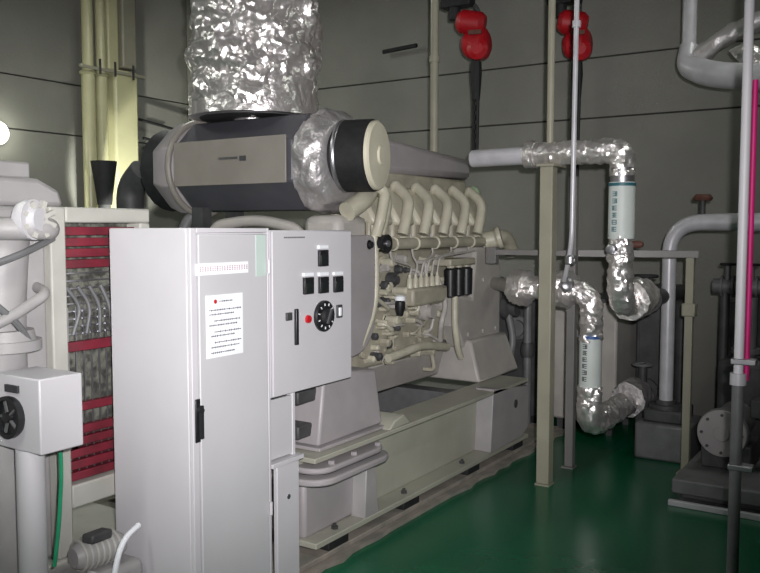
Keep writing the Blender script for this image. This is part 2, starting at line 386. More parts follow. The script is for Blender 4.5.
# cooling water rail below the heads
MB().tube([(4.36, 2.86, 1.60), (6.02, 2.86, 1.60)], .038, 18).build('water_rail', 'engine', E)
for i in range(6): MB().tube([(4.50 + .275 * i, 2.86, 1.60), (4.50 + .275 * i, 2.96, 1.66)], .03, 12).ring((4.56 + .275 * i, 2.86, 1.60), (1, 0, 0), .038, .010).build('rail_branch', 'engine2', E)
MB().lathe((4.40, 2.86, 1.605), (0, -1, 0), [(0, .05), (.04, .05), (.045, .058), (.06, .058), (.06, .035), (.05, 0)], 24).build('pressure_gauge', 'black', E)
MB().lathe((4.40, 2.802, 1.605), (0, -1, 0), [(0, .022), (.012, .02), (.014, 0)], 16).build('gauge_face', 'steel', E)
MB().lathe((4.27, 2.90, 1.60), (0, -1, 0), [(0, .03), (.05, .03), (.05, .02), (.07, .02), (.07, 0)], 18).build('oil_filler_cap', 'rubber', E)
# front gear housing with rounded side cover
MB().box(4.02, 4.34, 2.90, 3.18, 1.50, 1.78).build('gear_housing_top', 'egrey', E, bevel=.05)
MB().box(3.66, 4.32, 2.90, 3.85, .95, 1.62).build('gear_housing', 'egrey', E, bevel=.05)
P = []
for cx, cz, a0, r in ((4.28, 1.60, 0, .06), (3.72, 1.60, 90, .06), (3.90, 1.16, 180, .24), (4.10, 1.16, 270, .24)):
    for k in range(7):
        a = R(a0 + 15 * k); P.append((cx + r * math.cos(a), 2.90, cz + r * math.sin(a)))
MB().prism(P, (0, -.05, 0)).build('gear_cover', 'pink', E, bevel=.012)
MB().tube([(4.36, 2.88, 1.72), (4.36, 2.86, 1.5), (4.35, 2.86, 1.2), (4.20, 2.87, .98)], .022, 12, fr=.12).build('vertical_pipe', 'engine2', E)
MB().tube([(4.40, 2.9, 1.98), (4.44, 2.84, 1.93), (4.36, 2.83, 1.74), (4.36, 2.86, 1.66)], .035, 14, fr=.08).build('breather_pipe', 'engine2', E)
MB().tube([(4.10, 2.90, 1.80), (4.26, 2.88, 1.88), (4.44, 2.96, 1.94)], .06, 18, fr=.15).build('front_elbow', 'engine2', E)
# fuel system
MB().box(4.72, 5.20, 2.80, 2.96, 1.18, 1.30).build('injection_pump', 'engine', E, bevel=.02)
for i in range(6): MB().lathe((4.77 + .075 * i, 2.86, 1.30), (0, 0, 1), [(0, .024), (.06, .02), (.07, .012), (.09, .012), (.09, 0)], 12).build('pump_element', 'engine2', E)
random.seed(11)
for i in range(6):
    x = 4.77 + .075 * i; X = 4.52 + .275 * i
    MB().tube([(x, 2.86, 1.38), (x, 2.84, 1.45 + .01 * i), (X, 2.85, 1.50 + .008 * i), (X, 2.87, 1.66)], .008, 8, fr=.04).build('fuel_line', 'egrey', E)
for i in range(3):
    x = 5.31 + .125 * i
    f = MB().lathe((x, 2.84, 1.20), (0, 0, 1), [(0, .02), (.012, .045), (.20, .048), (.215, .03), (.215, 0)], 22).build('fuel_filter', 'black', E)
    MB().lathe((x, 2.84, 1.415), (0, 0, 1), [(0, .03), (.02, .03), (.02, 0)], 14).build('filter_cap', 'engine', f)
MB().box(5.24, 5.64, 2.80, 2.96, 1.43, 1.48).build('filter_head', 'engine', E, bevel=.01)
MB().lathe((4.66, 2.955, 1.36), (0, -1, 0), [(0, .05), (.04, .05), (.045, .03), (.07, .03), (.07, 0)], 18).build('sensor_plug', 'dark', E)
MB().lathe((4.615, 2.84, 1.13), (0, 0, 1), [(0, .02), (.05, .034), (.09, .034), (.1, .01), (.1, 0)], 16).build('drain_cup', 'black', E)
MB().lathe((4.615, 2.84, 1.23), (0, 0, 1), [(0, .036), (.025, .036), (.035, .02), (.035, 0)], 16).build('cup_lid', 'paper', E)
MB().lathe((5.05, 2.93, 1.12), (0, -1, 0), [(0, .07), (.05, .07), (.06, .05), (.10, .05), (.10, 0)], 22).build('oil_cooler', 'egrey', E)
MB().tube([(4.5, 2.86, .86), (4.9, 2.84, .90), (5.3, 2.86, .84)], .03, 12, fr=.1).build('oil_pipe', 'engine2', E)
MB().tube([(5.16, 2.86, 1.34), (5.18, 2.80, 1.16), (5.10, 2.80, 1.04), (5.2, 2.86, .90)], .02, 12, fr=.08).build('coolant_hose', 'egrey', E)
# assorted small fittings along the side
random.seed(21)
for i in range(64):
    x = random.uniform(4.38, 5.32); z = random.uniform(.82, 1.50); r = random.uniform(.014, .032); l = random.uniform(.03, .10)
    MB().lathe((x, 2.955, z), (0, -1, 0), [(0, r * 1.4), (.012, r * 1.4), (.012, r), (l, r), (l + .01, r * .6), (l + .01, 0)], 6 if i % 3 else 14).build('fitting', random.choice(['engine', 'engine2', 'egrey', 'dark', 'engine2']), E)
for i in range(26):
    x = random.uniform(4.3, 5.2); z = random.uniform(.85, 1.35); dx = random.uniform(-.25, .25); dz = random.uniform(-.2, .2)
    MB().tube([(x, 2.96, z), (x, 2.88, z), (x + dx, 2.87, z + dz), (x + dx, 2.96, z + dz)], random.uniform(.008, .016), 10, fr=.04).build('small_pipe', random.choice(['engine2', 'egrey', 'engine']), E)
# flywheel housing at the far end
MB().prism([(5.42, 2.84, 1.22), (5.40, 2.84, .98), (5.52, 2.84, .80), (5.58, 2.84, .80), (6.18, 2.84, .80), (6.18, 2.84, 1.40), (6.06, 2.84, 1.56), (5.72, 2.84, 1.56), (5.66, 2.84, 1.18)], (0, 1.0, 0)).build('flywheel_housing', 'egrey', E, bevel=.03)
MB().tube([(5.40, 2.85, 1.20), (5.36, 2.83, 1.0), (5.42, 2.83, .80), (5.48, 2.84, .74)], .025, 12, fr=.08).build('housing_rim', 'engine2', E)
MB().prism([(5.56, 2.80, .86), (6.20, 2.80, .86), (6.22, 2.69, .557), (5.50, 2.69, .557)], (0, .9, 0)).build('housing_foot', 'egrey', E, bevel=.02)
for x in (5.6, 5.85, 6.08):
    for z in (.9, 1.3): MB().lathe((x, 2.842, z), (0, -1, 0), [(0, .018), (.014, .018), (.014, 0)], 6).build('bolt', 'egrey', E)
MB().lathe((5.92, 2.86, 1.60), (.4, -1, .3), [(0, .07), (.08, .07), (.10, .09), (.13, .09), (.13, 0)], 20).build('outlet_flange', 'engine2', E)
MB().tube([(6.0, 2.95, 1.5), (6.02, 2.84, 1.62), (6.18, 2.80, 1.64), (6.3, 2.80, 1.50)], .06, 16, fr=.1).build('outlet_elbow', 'engine', E)
MB().box(6.22, 6.42, 2.9, 3.5, .62, 1.30).build('rear_gearbox', 'darkm', E, bevel=.03)
MB().lathe((6.27, 2.85, 1.05), (0, -1, 0), [(0, .10), (.05, .10), (.07, .07), (.12, .07), (.12, 0)], 22).build('starter_motor', 'dark', E)
MB().tube([(6.24, 2.80, 1.0), (6.26, 2.76, .8), (6.22, 2.78, .62)], .03, 12, fr=.1).build('drain_pipe', 'darkm', E)
# charge air duct on top
MB().faces([(4.62, 3.1, 2.08), (4.62, 3.1, 2.34), (4.62, 3.6, 2.34), (4.62, 3.6, 2.08), (6.16, 3.1, 2.10), (6.16, 3.1, 2.26), (6.16, 3.5, 2.26), (6.16, 3.5, 2.10)],
           [(0, 1, 2, 3), (4, 7, 6, 5), (0, 4, 5, 1), (1, 5, 6, 2), (2, 6, 7, 3), (3, 7, 4, 0)]).build('charge_air_duct', 'pink', E, bevel=.05)
MB().box(4.6, 6.1, 3.12, 3.5, 1.9, 2.09).build('duct_support', 'engine', E, bevel=.02)
MB().ball((5.98, 3.0, 1.98), .06).build('air_vent_cap', 'yellowg', E)

# ------------------------------------------------------------------ exhaust drum, air filter, foil stack
D = thing('exhaust_drum', 'octagonal dark grey drum lying across the engine top, with beige panel', 'exhaust silencer', (4.2, 4.0, 1.86))
zc = 2.11
MB().lathe((4.2, 3.16, zc), (0, 1, 0), [(0, .32), (1.0, .32)], 8, rot=R(22.5)).build('drum_body', 'drum', D, bevel=.012)
A = .32 * math.cos(R(22.5)) ; Hh = .32 * math.sin(R(22.5))
MB().box(4.2 - A - .014, 4.2 - A - .002, 3.20, 4.15, zc - Hh - .012, zc + Hh + .03).build('side_panel', 'drumb', D, bevel=.004)
MB().obox((4.2 - A - .018, 3.66, zc + .03), (.006, .16, .014)).build('name_plate', 'steel', D)
MB().obox((4.2 - A - .018, 3.54, zc + .025), (.006, .05, .03)).build('plate_catch', 'dark', D)
MB().lathe((4.2, 4.16, zc), (0, 1, 0), [(0, .30), (.03, .30), (.05, .33), (.12, .33), (.24, .29), (.24, 0)], 8, rot=R(22.5)).build('end_collar', 'pink', D, bevel=.01)
MB().ring((4.2, 4.20, zc), (0, 1, 0), .315, .022, 24).build('collar_ring', 'drumb', D)
MB().lathe((4.2, 4.40, zc), (0, 1, 0), [(0, .27), (.10, .29), (.14, .2), (.14, 0)], 20).build('end_plug', 'rubber', D)
MB().box(4.0, 4.08, 4.0, 4.1, .56, 1.84).build('support_bracket', 'dark', D); MB().box(4.32, 4.4, 4.0, 4.1, .56, 1.84).build('support_bracket', 'dark', D)
MB().tube([(3.95, 3.9, 1.55), (3.95, 3.85, 1.72), (3.98, 3.5, 1.76), (4.0, 3.2, 1.70), (4.0, 3.12, 1.58)], .035, 14, fr=.2).build('drain_pipe', 'egrey', D)
MB().tube([(4.1, 4.3, 1.2), (4.1, 4.3, 1.70), (4.15, 4.2, 1.84)], .04, 14, fr=.1).build('drain_pipe', 'darkm', D)
# expansion elbow linking drum and stack
MB().cyl((4.25, 3.78, 2.38), (4.25, 3.78, 2.50), .12).build('outlet_neck', 'foil', D)
MB().tube([(4.2, 2.965, zc), (4.2, 3.15, zc)], .28, 72, step=.012, crumple=.03, cs=9, seed=3, rad=lambda t: .23 + .075 * math.sin(math.pi * min(t * 1.2, 1) * .6) ** .6).build('foil_wrapped_joint', 'blanket', D, ang=45)
FD = V((.24, -1, 0)).normalized()
F_ = thing('air_filter', 'round air filter with beige end cap and black band on drum end', 'air filter', (4.2, 2.9, 1.9))
MB().lathe((4.19, 2.935, 2.14), FD, [(-.10, .19), (-.03, .20), (-.03, .218), (.15, .218), (.16, .205), (.16, 0)], 44).build('black_band', 'rubber', F_)
MB().lathe(V((4.19, 2.935, 2.14)) + FD * .16, FD, [(0, .208), (.02, .208), (.03, .195), (.034, .06), (.045, .05), (.045, 0)], 44).build('end_cap', 'capm', F_)
MB().ring((4.18, 2.965, 2.14), FD, .205, .018, 40).build('clamp_ring', 'steel', F_)

St = thing('exhaust_stack', 'large vertical exhaust stack wrapped in crumpled aluminium foil', 'exhaust stack', (4.25, 3.76, 2.44))
b = MB(); b.tube([(4.25, 3.76, 2.47), (4.25, 3.76, 4.58)], .42, 200, step=.014, crumple=.052, cs=5.5, seed=1, rad=lambda t: .40 + .012 * math.sin(t * 9))
b.build('foil_wrap', 'foil', St, ang=45)
b = MB(); b.tube([(4.25, 3.76, 2.43), (4.25, 3.76, 2.66)], .42, 120, step=.02, crumple=.014, cs=7, seed=9, rad=lambda t: .425 - .012 * t); b.build('bottom_foil_band', 'foil', St, ang=45)
MB().cyl((4.25, 3.76, 2.425), (4.25, 3.76, 2.45), .36).build('bottom_plate', 'dark', St)

# ------------------------------------------------------------------ radiator at left
t = thing('radiator', 'pale radiator housing with red slatted side guard behind the grey cabinet', 'radiator', (2.5, 3.1, .3))
b = MB(); b.box(2.13, 2.205, 3.0, 3.12, .30, 1.79).box(2.205, 2.66, 3.0, 3.12, 1.725, 1.79).box(2.205, 2.66, 3.0, 3.12, .50, .60).box(2.60, 2.66, 3.0, 3.12, .60, 1.725)
b.build('frame', 'rad', t, bevel=.008)
MB().box(2.205, 2.60, 3.09, 3.11, .60, 1.725).build('core', 'core', t)
random.seed(2)
zs = [1.695 - .047 * i for i in range(4)] + [1.20] + [.93, .83, .78, .73, .68, .63]
for z in zs: MB().box(2.208, 2.598, 3.035, 3.075, z - (.024 if z != 1.20 else .03), z + .012).build('red_slat', 'red', t, bevel=.003)
b = MB()
for i in range(9): b.box(2.208, 2.598, 3.06, 3.066, 1.24 + .033 * i, 1.246 + .033 * i)
for i in range(6): b.box(2.24 + .04 * i, 2.246 + .04 * i, 3.055, 3.06, .62, 1.36)
b.build('wire_guard', 'steel', t)
b = MB()
for i in range(4): b.tube([(2.24 + .06 * i, 3.06, 1.45), (2.31 + .05 * i, 3.05, 1.36), (2.27 + .07 * i, 3.06, 1.24)], .009, 8, fr=.05)
b.build('cooling_tube', 'darkm', t)
MB().prism([(1.60, 3.05, 1.79), (2.24, 3.05, 1.79), (2.22, 3.05, 1.86), (2.12, 3.05, 1.905), (1.60, 3.05, 1.91)], (0, .9, 0)).build('top_tank', 'rad2', t, bevel=.02)
MB().box(1.55, 2.13, 3.12, 3.9, 1.905, 1.975).build('top_cap', 'rad2', t, bevel=.01)
MB().box(1.55, 2.14, 3.04, 3.9, .30, 1.79).build('side_casing', 'rad2', t, bevel=.02)
MB().box(1.5, 2.7, 2.98, 3.9, .16, .30).build('base_channel', 'rad', t, bevel=.01)
b = MB()
for x in (1.6, 2.55): b.box(x, x + .1, 3.0, 3.9, 0, .16)
b.build('foot', 'rad', t)
# pipework in front of the casing
t = thing('coolant_pipework', 'pale grey flanged coolant pipes at the left edge, before the radiator', 'pipe', (1.95, 2.9, .4))
MB().tube([(1.84, 3.02, 1.70), (1.95, 2.93, 1.70), (2.09, 2.93, 1.70), (2.11, 3.04, 1.69)], .045, 16, fr=.08).build('top_pipe', 'rad2', t)
MB().lathe((1.99, 2.93, 1.735), (.35, -1, 0), [(-.03, .07), (0, .08), (.02, .08), (.02, .05), (.05, .045), (.05, 0)], 24).build('flange', 'cab', t)
b = MB()
for a in range(4): b.obox((2.01, 2.90, 1.735), (.018, .02, .15), (0, R(45 * a + 20), 0))
b.build('valve_spokes', 'rad', t)
MB().tube([(1.93, 3.06, .32), (1.93, 3.06, 1.38), (1.95, 3.06, 1.60), (1.97, 3.08, 1.66)], .10, 24, fr=.2).build('riser_duct', 'rad2', t)
MB().tube([(1.78, 2.96, 1.54), (1.94, 2.92, 1.60), (2.12, 2.97, 1.66)], .014, 8, fr=.05).build('upper_rod', 'darkm', t)
MB().tube([(1.78, 2.98, 1.30), (1.90, 2.93, 1.36), (2.06, 2.93, 1.44), (2.09, 3.05, 1.46)], .022, 12, fr=.05).build('lower_hose', 'rad2', t)
MB().tube([(1.84, 2.96, 1.42), (1.92, 2.92, 1.33), (2.0, 2.94, 1.22)], .014, 8, fr=.05).build('cross_rod', 'darkm', t)
MB().lathe((1.93, 3.03, 1.22), (0, 0, 1), [(0, .14), (.04, .14), (.04, .12), (.08, .11), (.08, 0)], 28).build('duct_flange', 'rad2', t)

# hardware at lower left: pump on low frame
t = thing('lube_pump', 'small grey ribbed pump with a white hose at lower left', 'pump', (2.15, 2.95, 0))
MB().box(2.0, 2.34, 2.62, 2.95, .0, .12).build('base_frame', 'rad', t, bevel=.01)
MB().box(1.99, 2.35, 2.72, 2.97, .12, .30).build('pump_body', 'rad2', t, bevel=.03)
MB().lathe((2.08, 2.84, .36), (1, -.1, 0), [(0, .04), (.03, .06), (.20, .06), (.23, .04), (.23, 0)], 24).build('motor', 'rad2', t)
b = MB()
for i in range(7): b.ring((2.11 + .026 * i, 2.84 - .0026 * i, .36), (1, -.1, 0), .061, .006, 24, 8)
b.build('cooling_rib', 'rad', t)
MB().obox((2.17, 2.80, .435), (.12, .06, .04), (0, R(5), R(10))).build('terminal_box', 'dark', t, bevel=.01)
MB().tube([(2.14, 2.66, .12), (2.13, 2.66, .30), (2.18, 2.66, .44), (2.30, 2.70, .46)], .012, 10, fr=.1).build('white_hose', 'paper', t)
MB().tube([(2.0, 2.66, .12), (1.98, 2.66, .26), (2.06, 2.68, .34)], .03, 12, fr=.08).build('elbow', 'rad2', t)

# gauge box on a white pole
t = thing('junction_box', 'white metal box with a round black gauge on a white pole', 'junction box', (1.84, 2.80, 0))
MB().box(1.832, 2.018, 2.67, 2.95, .868, 1.15).build('box', 'cab', t, bevel=.006)
MB().lathe((1.832, 2.836, .995), (-1, 0, 0), [(0, .075), (.012, .08), (.03, .08), (.03, .066), (.015, .064), (.015, 0)], 32).build('gauge', 'black', t)
b = MB()
for a in range(5): b.bar((1.812, 2.836, .995), (1.812, 2.836 + .062 * math.cos(a * 1.256), .995 + .062 * math.sin(a * 1.256)), .012, .006)
b.build('gauge_spokes', 'darkm', t)
MB().lathe((1.82, 2.836, .995), (-1, 0, 0), [(0, .022), (.02, .02), (.022, 0)], 18).build('gauge_hub', 'black', t)
MB().box(1.822, 1.833, 2.79, 2.87, 1.088, 1.115).build('name_plate', 'ink', t)
MB().cyl((1.875, 2.80, 0.02), (1.875, 2.80, .868), .053, n=28).build('pole', 'cab', t)
MB().lathe((1.875, 2.80, 0), (0, 0, 1), [(0, .12), (.02, .12), (.02, 0)], 24).build('pole_foot', 'cab', t)
MB().lathe((1.96, 2.735, .845), (0, 0, 1), [(0, .012), (.025, .012), (.025, 0)], 12).build('cable_gland', 'black', t)
MB().tube([(1.96, 2.735, .85), (1.965, 2.74, .75), (1.955, 2.75, .55), (1.93, 2.75, .40)], .008, 8, fr=.1).build('green_wire', 'wire', t)

# ------------------------------------------------------------------ cream pipes on the left wall
cols = [(5.93, .072, 'leftmost of the cream wall pipes, tall, behind the radiator'), (6.10, .066, 'second cream wall pipe from left, between round pipe and wide duct')]
for x, r, lab in cols:
    t = thing('wall_pipe', lab, 'pipe', (x, 7.6, 0))
    MB().cyl((x, 7.62, 0), (x, 7.62, 3.38), r, n=20).build('lower_length', 'cream', t)
    MB().cyl((x, 7.62, 3.38), (x, 7.62, ZC), r - .012, n=20).build('upper_length', 'cream', t)
    MB().ring((x, 7.62, 3.38), (0, 0, 1), r, .02).build('coupling', 'cream', t)
t = thing('wall_duct', 'widest cream duct on the left wall, stepped below its bracket', 'duct', (6.35, 7.6, 0))
MB().box(6.19, 6.52, 7.50, 7.82, 0, 3.46).build('lower_length', 'cream', t, bevel=.03)
MB().box(6.19, 6.34, 7.60, 7.82, 3.46, ZC).build('upper_duct', 'cream', t, bevel=.02)
MB().box(6.36, 6.56, 7.56, 7.82, 3.50, ZC).build('upper_duct', 'post', t, bevel=.02)
t = thing('pipe_clamp', 'dark steel clamp strap across the cream wall pipes', 'bracket', (6.1, 7.5, 3.4))
MB().box(5.72, 6.6, 7.47, 7.50, 3.40, 3.43).build('strap', 'post', t)
for x in (5.97, 6.17, 6.42): MB().box(x - .012, x + .012, 7.46, 7.47, 3.36, 3.52).build('bolt', 'dark', t)
tag(MB().lathe((5.84, 7.28, 1.95), (0, 0, 1), [(0, .075), (.1, .085), (.46, .135), (.46, .125), (.44, 0)], 20).build('rubber_funnel', 'rubber'), 'black flared exhaust outlet in front of the cream wall pipes', 'outlet')
t = thing('added_flood_lamp', 'black flood lamp added out of view to brighten the cream pipes', 'lamp', (5.6, 6.7, 0))  # unseen lamp, added to make the glow on the cream pipes
MB().cyl((5.6, 6.7, .02), (5.6, 6.7, 1.1), .02, n=12).build('pole', 'dark', t)
MB().lathe((5.6, 6.7, 0), (0, 0, 1), [(0, .2), (.02, .2), (.02, 0)], 20).build('foot', 'dark', t)
MB().lathe((5.6, 6.7, 1.15), (.5, .9, 1), [(-.08, .06), (0, .10), (.06, .12), (.06, .11), (.0, .09)], 20).build('lamp_shade', 'black', t)
MB().lathe((5.6, 6.7, 1.15), (.5, .9, 1), [(.005, .06), (.02, .05), (.02, 0)], 16).build('bulb', 'lamp', t)
light('added_flood_beam', 'SPOT', (5.68, 6.84, 1.28), (6.28, 7.6, 2.12), 300, (1, 1, .9), spot_size=R(48), spot_blend=.3, shadow_soft_size=.05)  # light of the added lamp on the cream pipes
o = tag(MB().tube([(5.84, 7.28, 0), (5.84, 7.28, 1.95)], .06, 14).build('outlet_pipe', 'dark'), 'dark pipe standing under the black flared outlet', 'pipe')
t = thing('wall_lamp', 'small glowing wall lamp at the left edge of the view', 'lamp', (4.98, 7.84, 2.66))
MB().lathe((4.98, 7.84, 2.66), (0, -1, 0), [(0, .12), (.03, .12), (.03, 0)], 24).build('back_plate', 'paper', t)
MB().lathe((4.98, 7.81, 2.66), (0, -1, 0), [(0, .09), (.05, .085), (.10, .05), (.12, 0)], 24).build('glass_globe', 'lampw', t)
light('wall_lamp_light', 'POINT', (4.98, 7.6, 2.66), (5, 7, 2.6), 5, (1, 1, .85), shadow_soft_size=.08)
for i, (p, q, lab) in enumerate([((6.62, 7.70, 2.98), (7.5, 7.70, 2.88), 'upper dark cable between the cream duct and the foil stack'), ((6.75, 7.70, 2.76), (6.98, 7.70, 2.74), 'short lower dark cable stub right of the cream duct')]):
    tag(MB().tube([p, q], .016, 8).build('wall_cable', 'rubber'), lab, 'cable')
tag(MB().tube([(7.5, 4.83, 3.56), (7.5, 4.42, 3.58)], .022, 10).build('wall_bracket_bar', 'rubber'), 'short black bar on the back wall left of the thin cream pole', 'bar')
t = thing('transfer_pipe', 'dark elbowed pipe behind the drum, above the radiator', 'pipe', (3.9, 4.9, 1.6))
MB().tube([(4.2, 4.95, 1.6), (4.2, 4.95, 2.0), (4.2, 4.8, 2.12)], .10, 18, fr=.12).build('elbow', 'dark', t)
MB().cyl((4.2, 4.95, .0), (4.2, 4.95, 1.6), .10).build('lower_length', 'dark', t)

# ------------------------------------------------------------------ ceiling-hung pipes and chain hoists
t = thing('ceiling_drop_pole', 'thin cream pole coming down to the beige duct beside the hoist', 'pole', (5.88, 3.3, 2.27))
MB().cyl((5.88, 3.3, 2.262), (5.88, 3.3, ZC), .033, n=16).build('pole', 'post', t)
MB().lathe((5.88, 3.3, 3.02), (0, 0, 1), [(0, .042), (.05, .042), (.05, .034)], 16).build('joint_sleeve', 'post', t)
MB().lathe((5.88, 3.3, 2.262), (0, 0, 1), [(0, .06), (.015, .06), (.015, 0)], 16).build('foot_plate', 'post', t)

def hoist(x, y, zb, tilt, lab, clab):
    t = thing('chain_hoist', lab, 'chain hoist', (x, y, zb), 'red chain hoists under the ceiling')
    MB().lathe((x, y - .10, zb + .17), (0, 1, 0), [(0, .10), (.02, .13), (.09, .14), (.10, .12), (.16, .12), (.2, .09), (.2, 0)], 26).build('gear_body', 'hoist', t)
    MB().lathe((x - .06, y + .02, zb + .34), (-.3, 1, .2), [(-.12, .07), (-.08, .10), (.08, .10), (.12, .07), (.12, 0)], 22).build('hand_wheel_cover', 'hoist', t)
    MB().lathe((x - .04, y - .04, zb + .11), (-1, -.3, 0), [(0, .09), (.06, .09), (.09, .05), (.09, 0)], 20).build('load_sheave_cover', 'hoist', t)
    MB().obox((x - .13, y - .05, zb + .24), (.02, .11, .035), (0, 0, R(15))).build('name_plate', 'brown', t)
    MB().tube([(x, y, zb + .38), (x, y - .03, zb + .42), (x, y, zb + .48), (x, y + .02, zb + .50)], .016, 8, fr=.03).build('top_hook', 'dark', t)
    # load chain: alternating links
    b = MB(); z = zb + .03; i = 0
    while z > zb - .78:
        wv = V((0, 1, 0)) if i % 2 else V((1, 0, 0)); c = V((x + tilt * (zb - z), y, z))
        P = [c + wv * a + V((0, 0, q)) for a, q in ((.018, .02), (.018, -.02), (-.018, -.02), (-.018, .02))]
        for p, q in zip(P, P[1:] + P[:1]): b.tube([p, q], .009, 6)
        z -= .040; i += 1
    b.build('load_chain', 'black', t)
    b = MB(); P = [(x - .02, y - .03, zb + .05), (x - .03, y - .035, zb - .3), (x - .01, y - .02, zb - .74), (x + .02, y + .03, zb - .76), (x + .03, y + .035, zb - .3), (x + .02, y + .04, zb + .1)]
    b.tube(P, .014, 8, fr=.1); b.build('hand_chain', 'rubber', t)
    MB().tube([(x, y - .02, zb - .74), (x, y - .03, zb - .84), (x, y + .02, zb - .86), (x, y + .04, zb - .80)], .018, 8, fr=.03).build('bottom_hook', 'black', t)
    MB().lathe((x, y, zb - .30), (0, 0, 1), [(0, .035), (.22, .05), (.32, .045), (.33, 0)], 14).build('chain_bag', 'rubber', t)
hoist(6.5, 3.24, 3.10, 0, 'red chain hoist nearer the cream pole, black chain hanging', '')
hoist(6.9, 2.49, 3.08, 0, 'red chain hoist behind the thin silver pipe, right of the other hoist', '')
for x, ya, yb, lab in ((6.5, 3.0, 3.7, 'dark trolley rail over the left red hoist'), (6.9, 2.3, 2.7, 'dark trolley rail over the right red hoist')):
    t = thing('hoist_trolley', lab, 'trolley', (x, (ya + yb) / 2, 3.72), None)
    b = MB(); b.box(x - .07, x + .07, ya, yb, 3.72, 3.74).box(x - .01, x + .01, ya, yb, 3.74, 3.88).box(x - .07, x + .07, ya, yb, 3.88, 3.90); b.build('rail', 'dark', t)
    for y in (ya + .05, yb - .05): MB().cyl((x, y, 3.90), (x, y, ZC), .015, n=8).build('hanger', 'dark', t)
    yh = 3.3 if x == 6.5 else 2.49
    MB().box(x - .06, x + .06, yh - .02, yh + .26, 3.60, 3.74).build('carriage', 'rubber', t, bevel=.01)
    MB().cyl((x, yh + .15, 3.62), (x, yh + .15, 3.50), .05).build('carriage_knob', 'rubber', t)
tag(MB().tube([(7.45, 2.70, 0), (7.45, 2.70, ZC)], .045, 14).build('wall_riser', 'dark'), 'dark vertical pipe against the back wall behind the posts', 'pipe')

# ------------------------------------------------------------------ foil pipes, sleeves, posts
def marks(parent, cx, cy, r, z0, z1, ang0, seed, mm='ink'):
    """a column of blocky printed characters on a sleeve"""
    random.seed(seed); b = MB(); z = z1; wv = .032
    def patch(a0, a1, za, zb):
        n = 3; v = []
        for k in range(n + 1):
            a = a0 + (a1 - a0) * k / n
            for q in (za, zb): v.append((cx + (r + .0015) * math.cos(a), cy + (r + .0015) * math.sin(a), q))
        for k in range(n + 1):
            a = a0 + (a1 - a0) * k / n
            for q in (za, zb): v.append((cx + (r - .001) * math.cos(a), cy + (r - .001) * math.sin(a), q))
        fs = []; m = 2 * (n + 1)
        for k in range(n): fs += [(2 * k, 2 * k + 2, 2 * k + 3, 2 * k + 1)]
        b.faces(v, fs)
    da = wv / r
    while z > z0 + .03:
        h = .032
        for k in range(3): patch(ang0 - da / 2, ang0 + da / 2, z - h * k / 2.6 - .005, z - h * k / 2.6)
        for k in random.sample((-.45, -.15, .15, .45), 2): patch(ang0 + da * (k - .08), ang0 + da * (k + .08), z - h * .9, z)
        z -= h + .012
    return b.build('printed_lettering', mm, parent)
X1 = 5.24; yU = 1.585; zU = 2.19
t = thing('upper_foil_pipe', 'upper steam pipe, foil elbow high right, then white printed sleeve downward', 'pipe', (X1, 2.0, zU))
MB().tube([(X1 + .06, 2.66, zU), (X1 + .02, 2.12, zU)], .06, 22, fr=.1).build('bare_pipe', 'galv', t)
MB().tube([(X1 + .02, 2.22, zU), (X1, yU, zU), (X1, yU, 2.03)], .073, 40, fr=.17, seg=12, step=.011, crumple=.013, cs=24).build('foil_elbow', 'foil', t, ang=38)
MB().tube([(X1 + .02, 2.24, zU), (X1 + .02, 2.17, zU)], .085, 36, step=.01, crumple=.012, cs=22).build('foil_collar', 'foil', t, ang=38)
MB().tube([(X1, yU, 2.08), (X1, yU, 1.98)], .075, 28).build('smooth_sleeve', 'steel', t)
MB().cyl((X1, yU, 1.635), (X1, yU, 1.99), .082, n=32).build('white_sleeve', 'white', t)
MB().cyl((X1, yU, 1.965), (X1, yU, 1.985), .0845, n=32).build('teal_band', 'teal', t)
aT = math.atan2(-yU, -X1) - R(32)
marks(t, X1, yU, .082, 1.66, 1.93, aT, 5, 'teal')
MB().tube([(X1, yU, 1.66), (X1, yU, 1.20), (X1 + .46, yU, 1.22)], .072, 40, fr=.17, seg=10, step=.011, crumple=.016, cs=24, seed=5).build('lower_foil_elbow', 'foil', t, ang=38)
MB().tube([(X1 + .22, yU, 1.22), (X1 + .46, yU, 1.24)], .125, 36, step=.012, crumple=.014, cs=20, seed=8).build('foil_flange_wrap', 'foil', t, ang=38)
MB().lathe((X1 - .06, yU + .03, 1.57), (-1, .1, 0), [(-.03, .03), (.02, .036), (.05, .03), (.06, 0)], 18).build('drain_valve', 'steel', t)
MB().lathe((X1 + .03, yU - .12, 1.60), (0, -1, 0), [(-.07, .022), (-.01, .024), (.01, .016), (.01, 0)], 14).build('bleed_screw', 'brown', t)

X2 = 5.42; yL = 1.83; zL = 1.285
t = thing('lower_foil_pipe', 'lower steam pipe in foil, with shorter white sleeve and foil bottom elbow', 'pipe', (X2, 2.0, .4))
MB().tube([(X2 + .02, 2.42, zL), (X2, 2.28, zL), (X2, yL, zL), (X2, yL, .94)], .068, 40, fr=.14, seg=10, step=.011, crumple=.018, cs=22, seed=12).build('foil_pipe', 'foil', t, ang=38)
MB().cyl((X2 + .62, 2.83, zL - .02), (X2 + .02, 2.40, zL), .05).build('inlet_pipe', 'egrey', t)
for y in (2.34, 2.02): MB().tube([(X2 + .02, y + .05, zL), (X2, y - .05, zL)], .115, 40, step=.012, crumple=.022, cs=17, seed=y * 7).build('foil_flange_wrap', 'foil', t, ang=38)
MB().cyl((X2, yL, .60), (X2, yL, .98), .075, n=32).build('white_sleeve', 'white', t)
MB().cyl((X2, yL, .965), (X2, yL, .985), .078, n=32).build('blue_band', 'blue', t)
marks(t, X2, yL, .075, .64, .93, math.atan2(-yL, -X2) - R(30), 9)
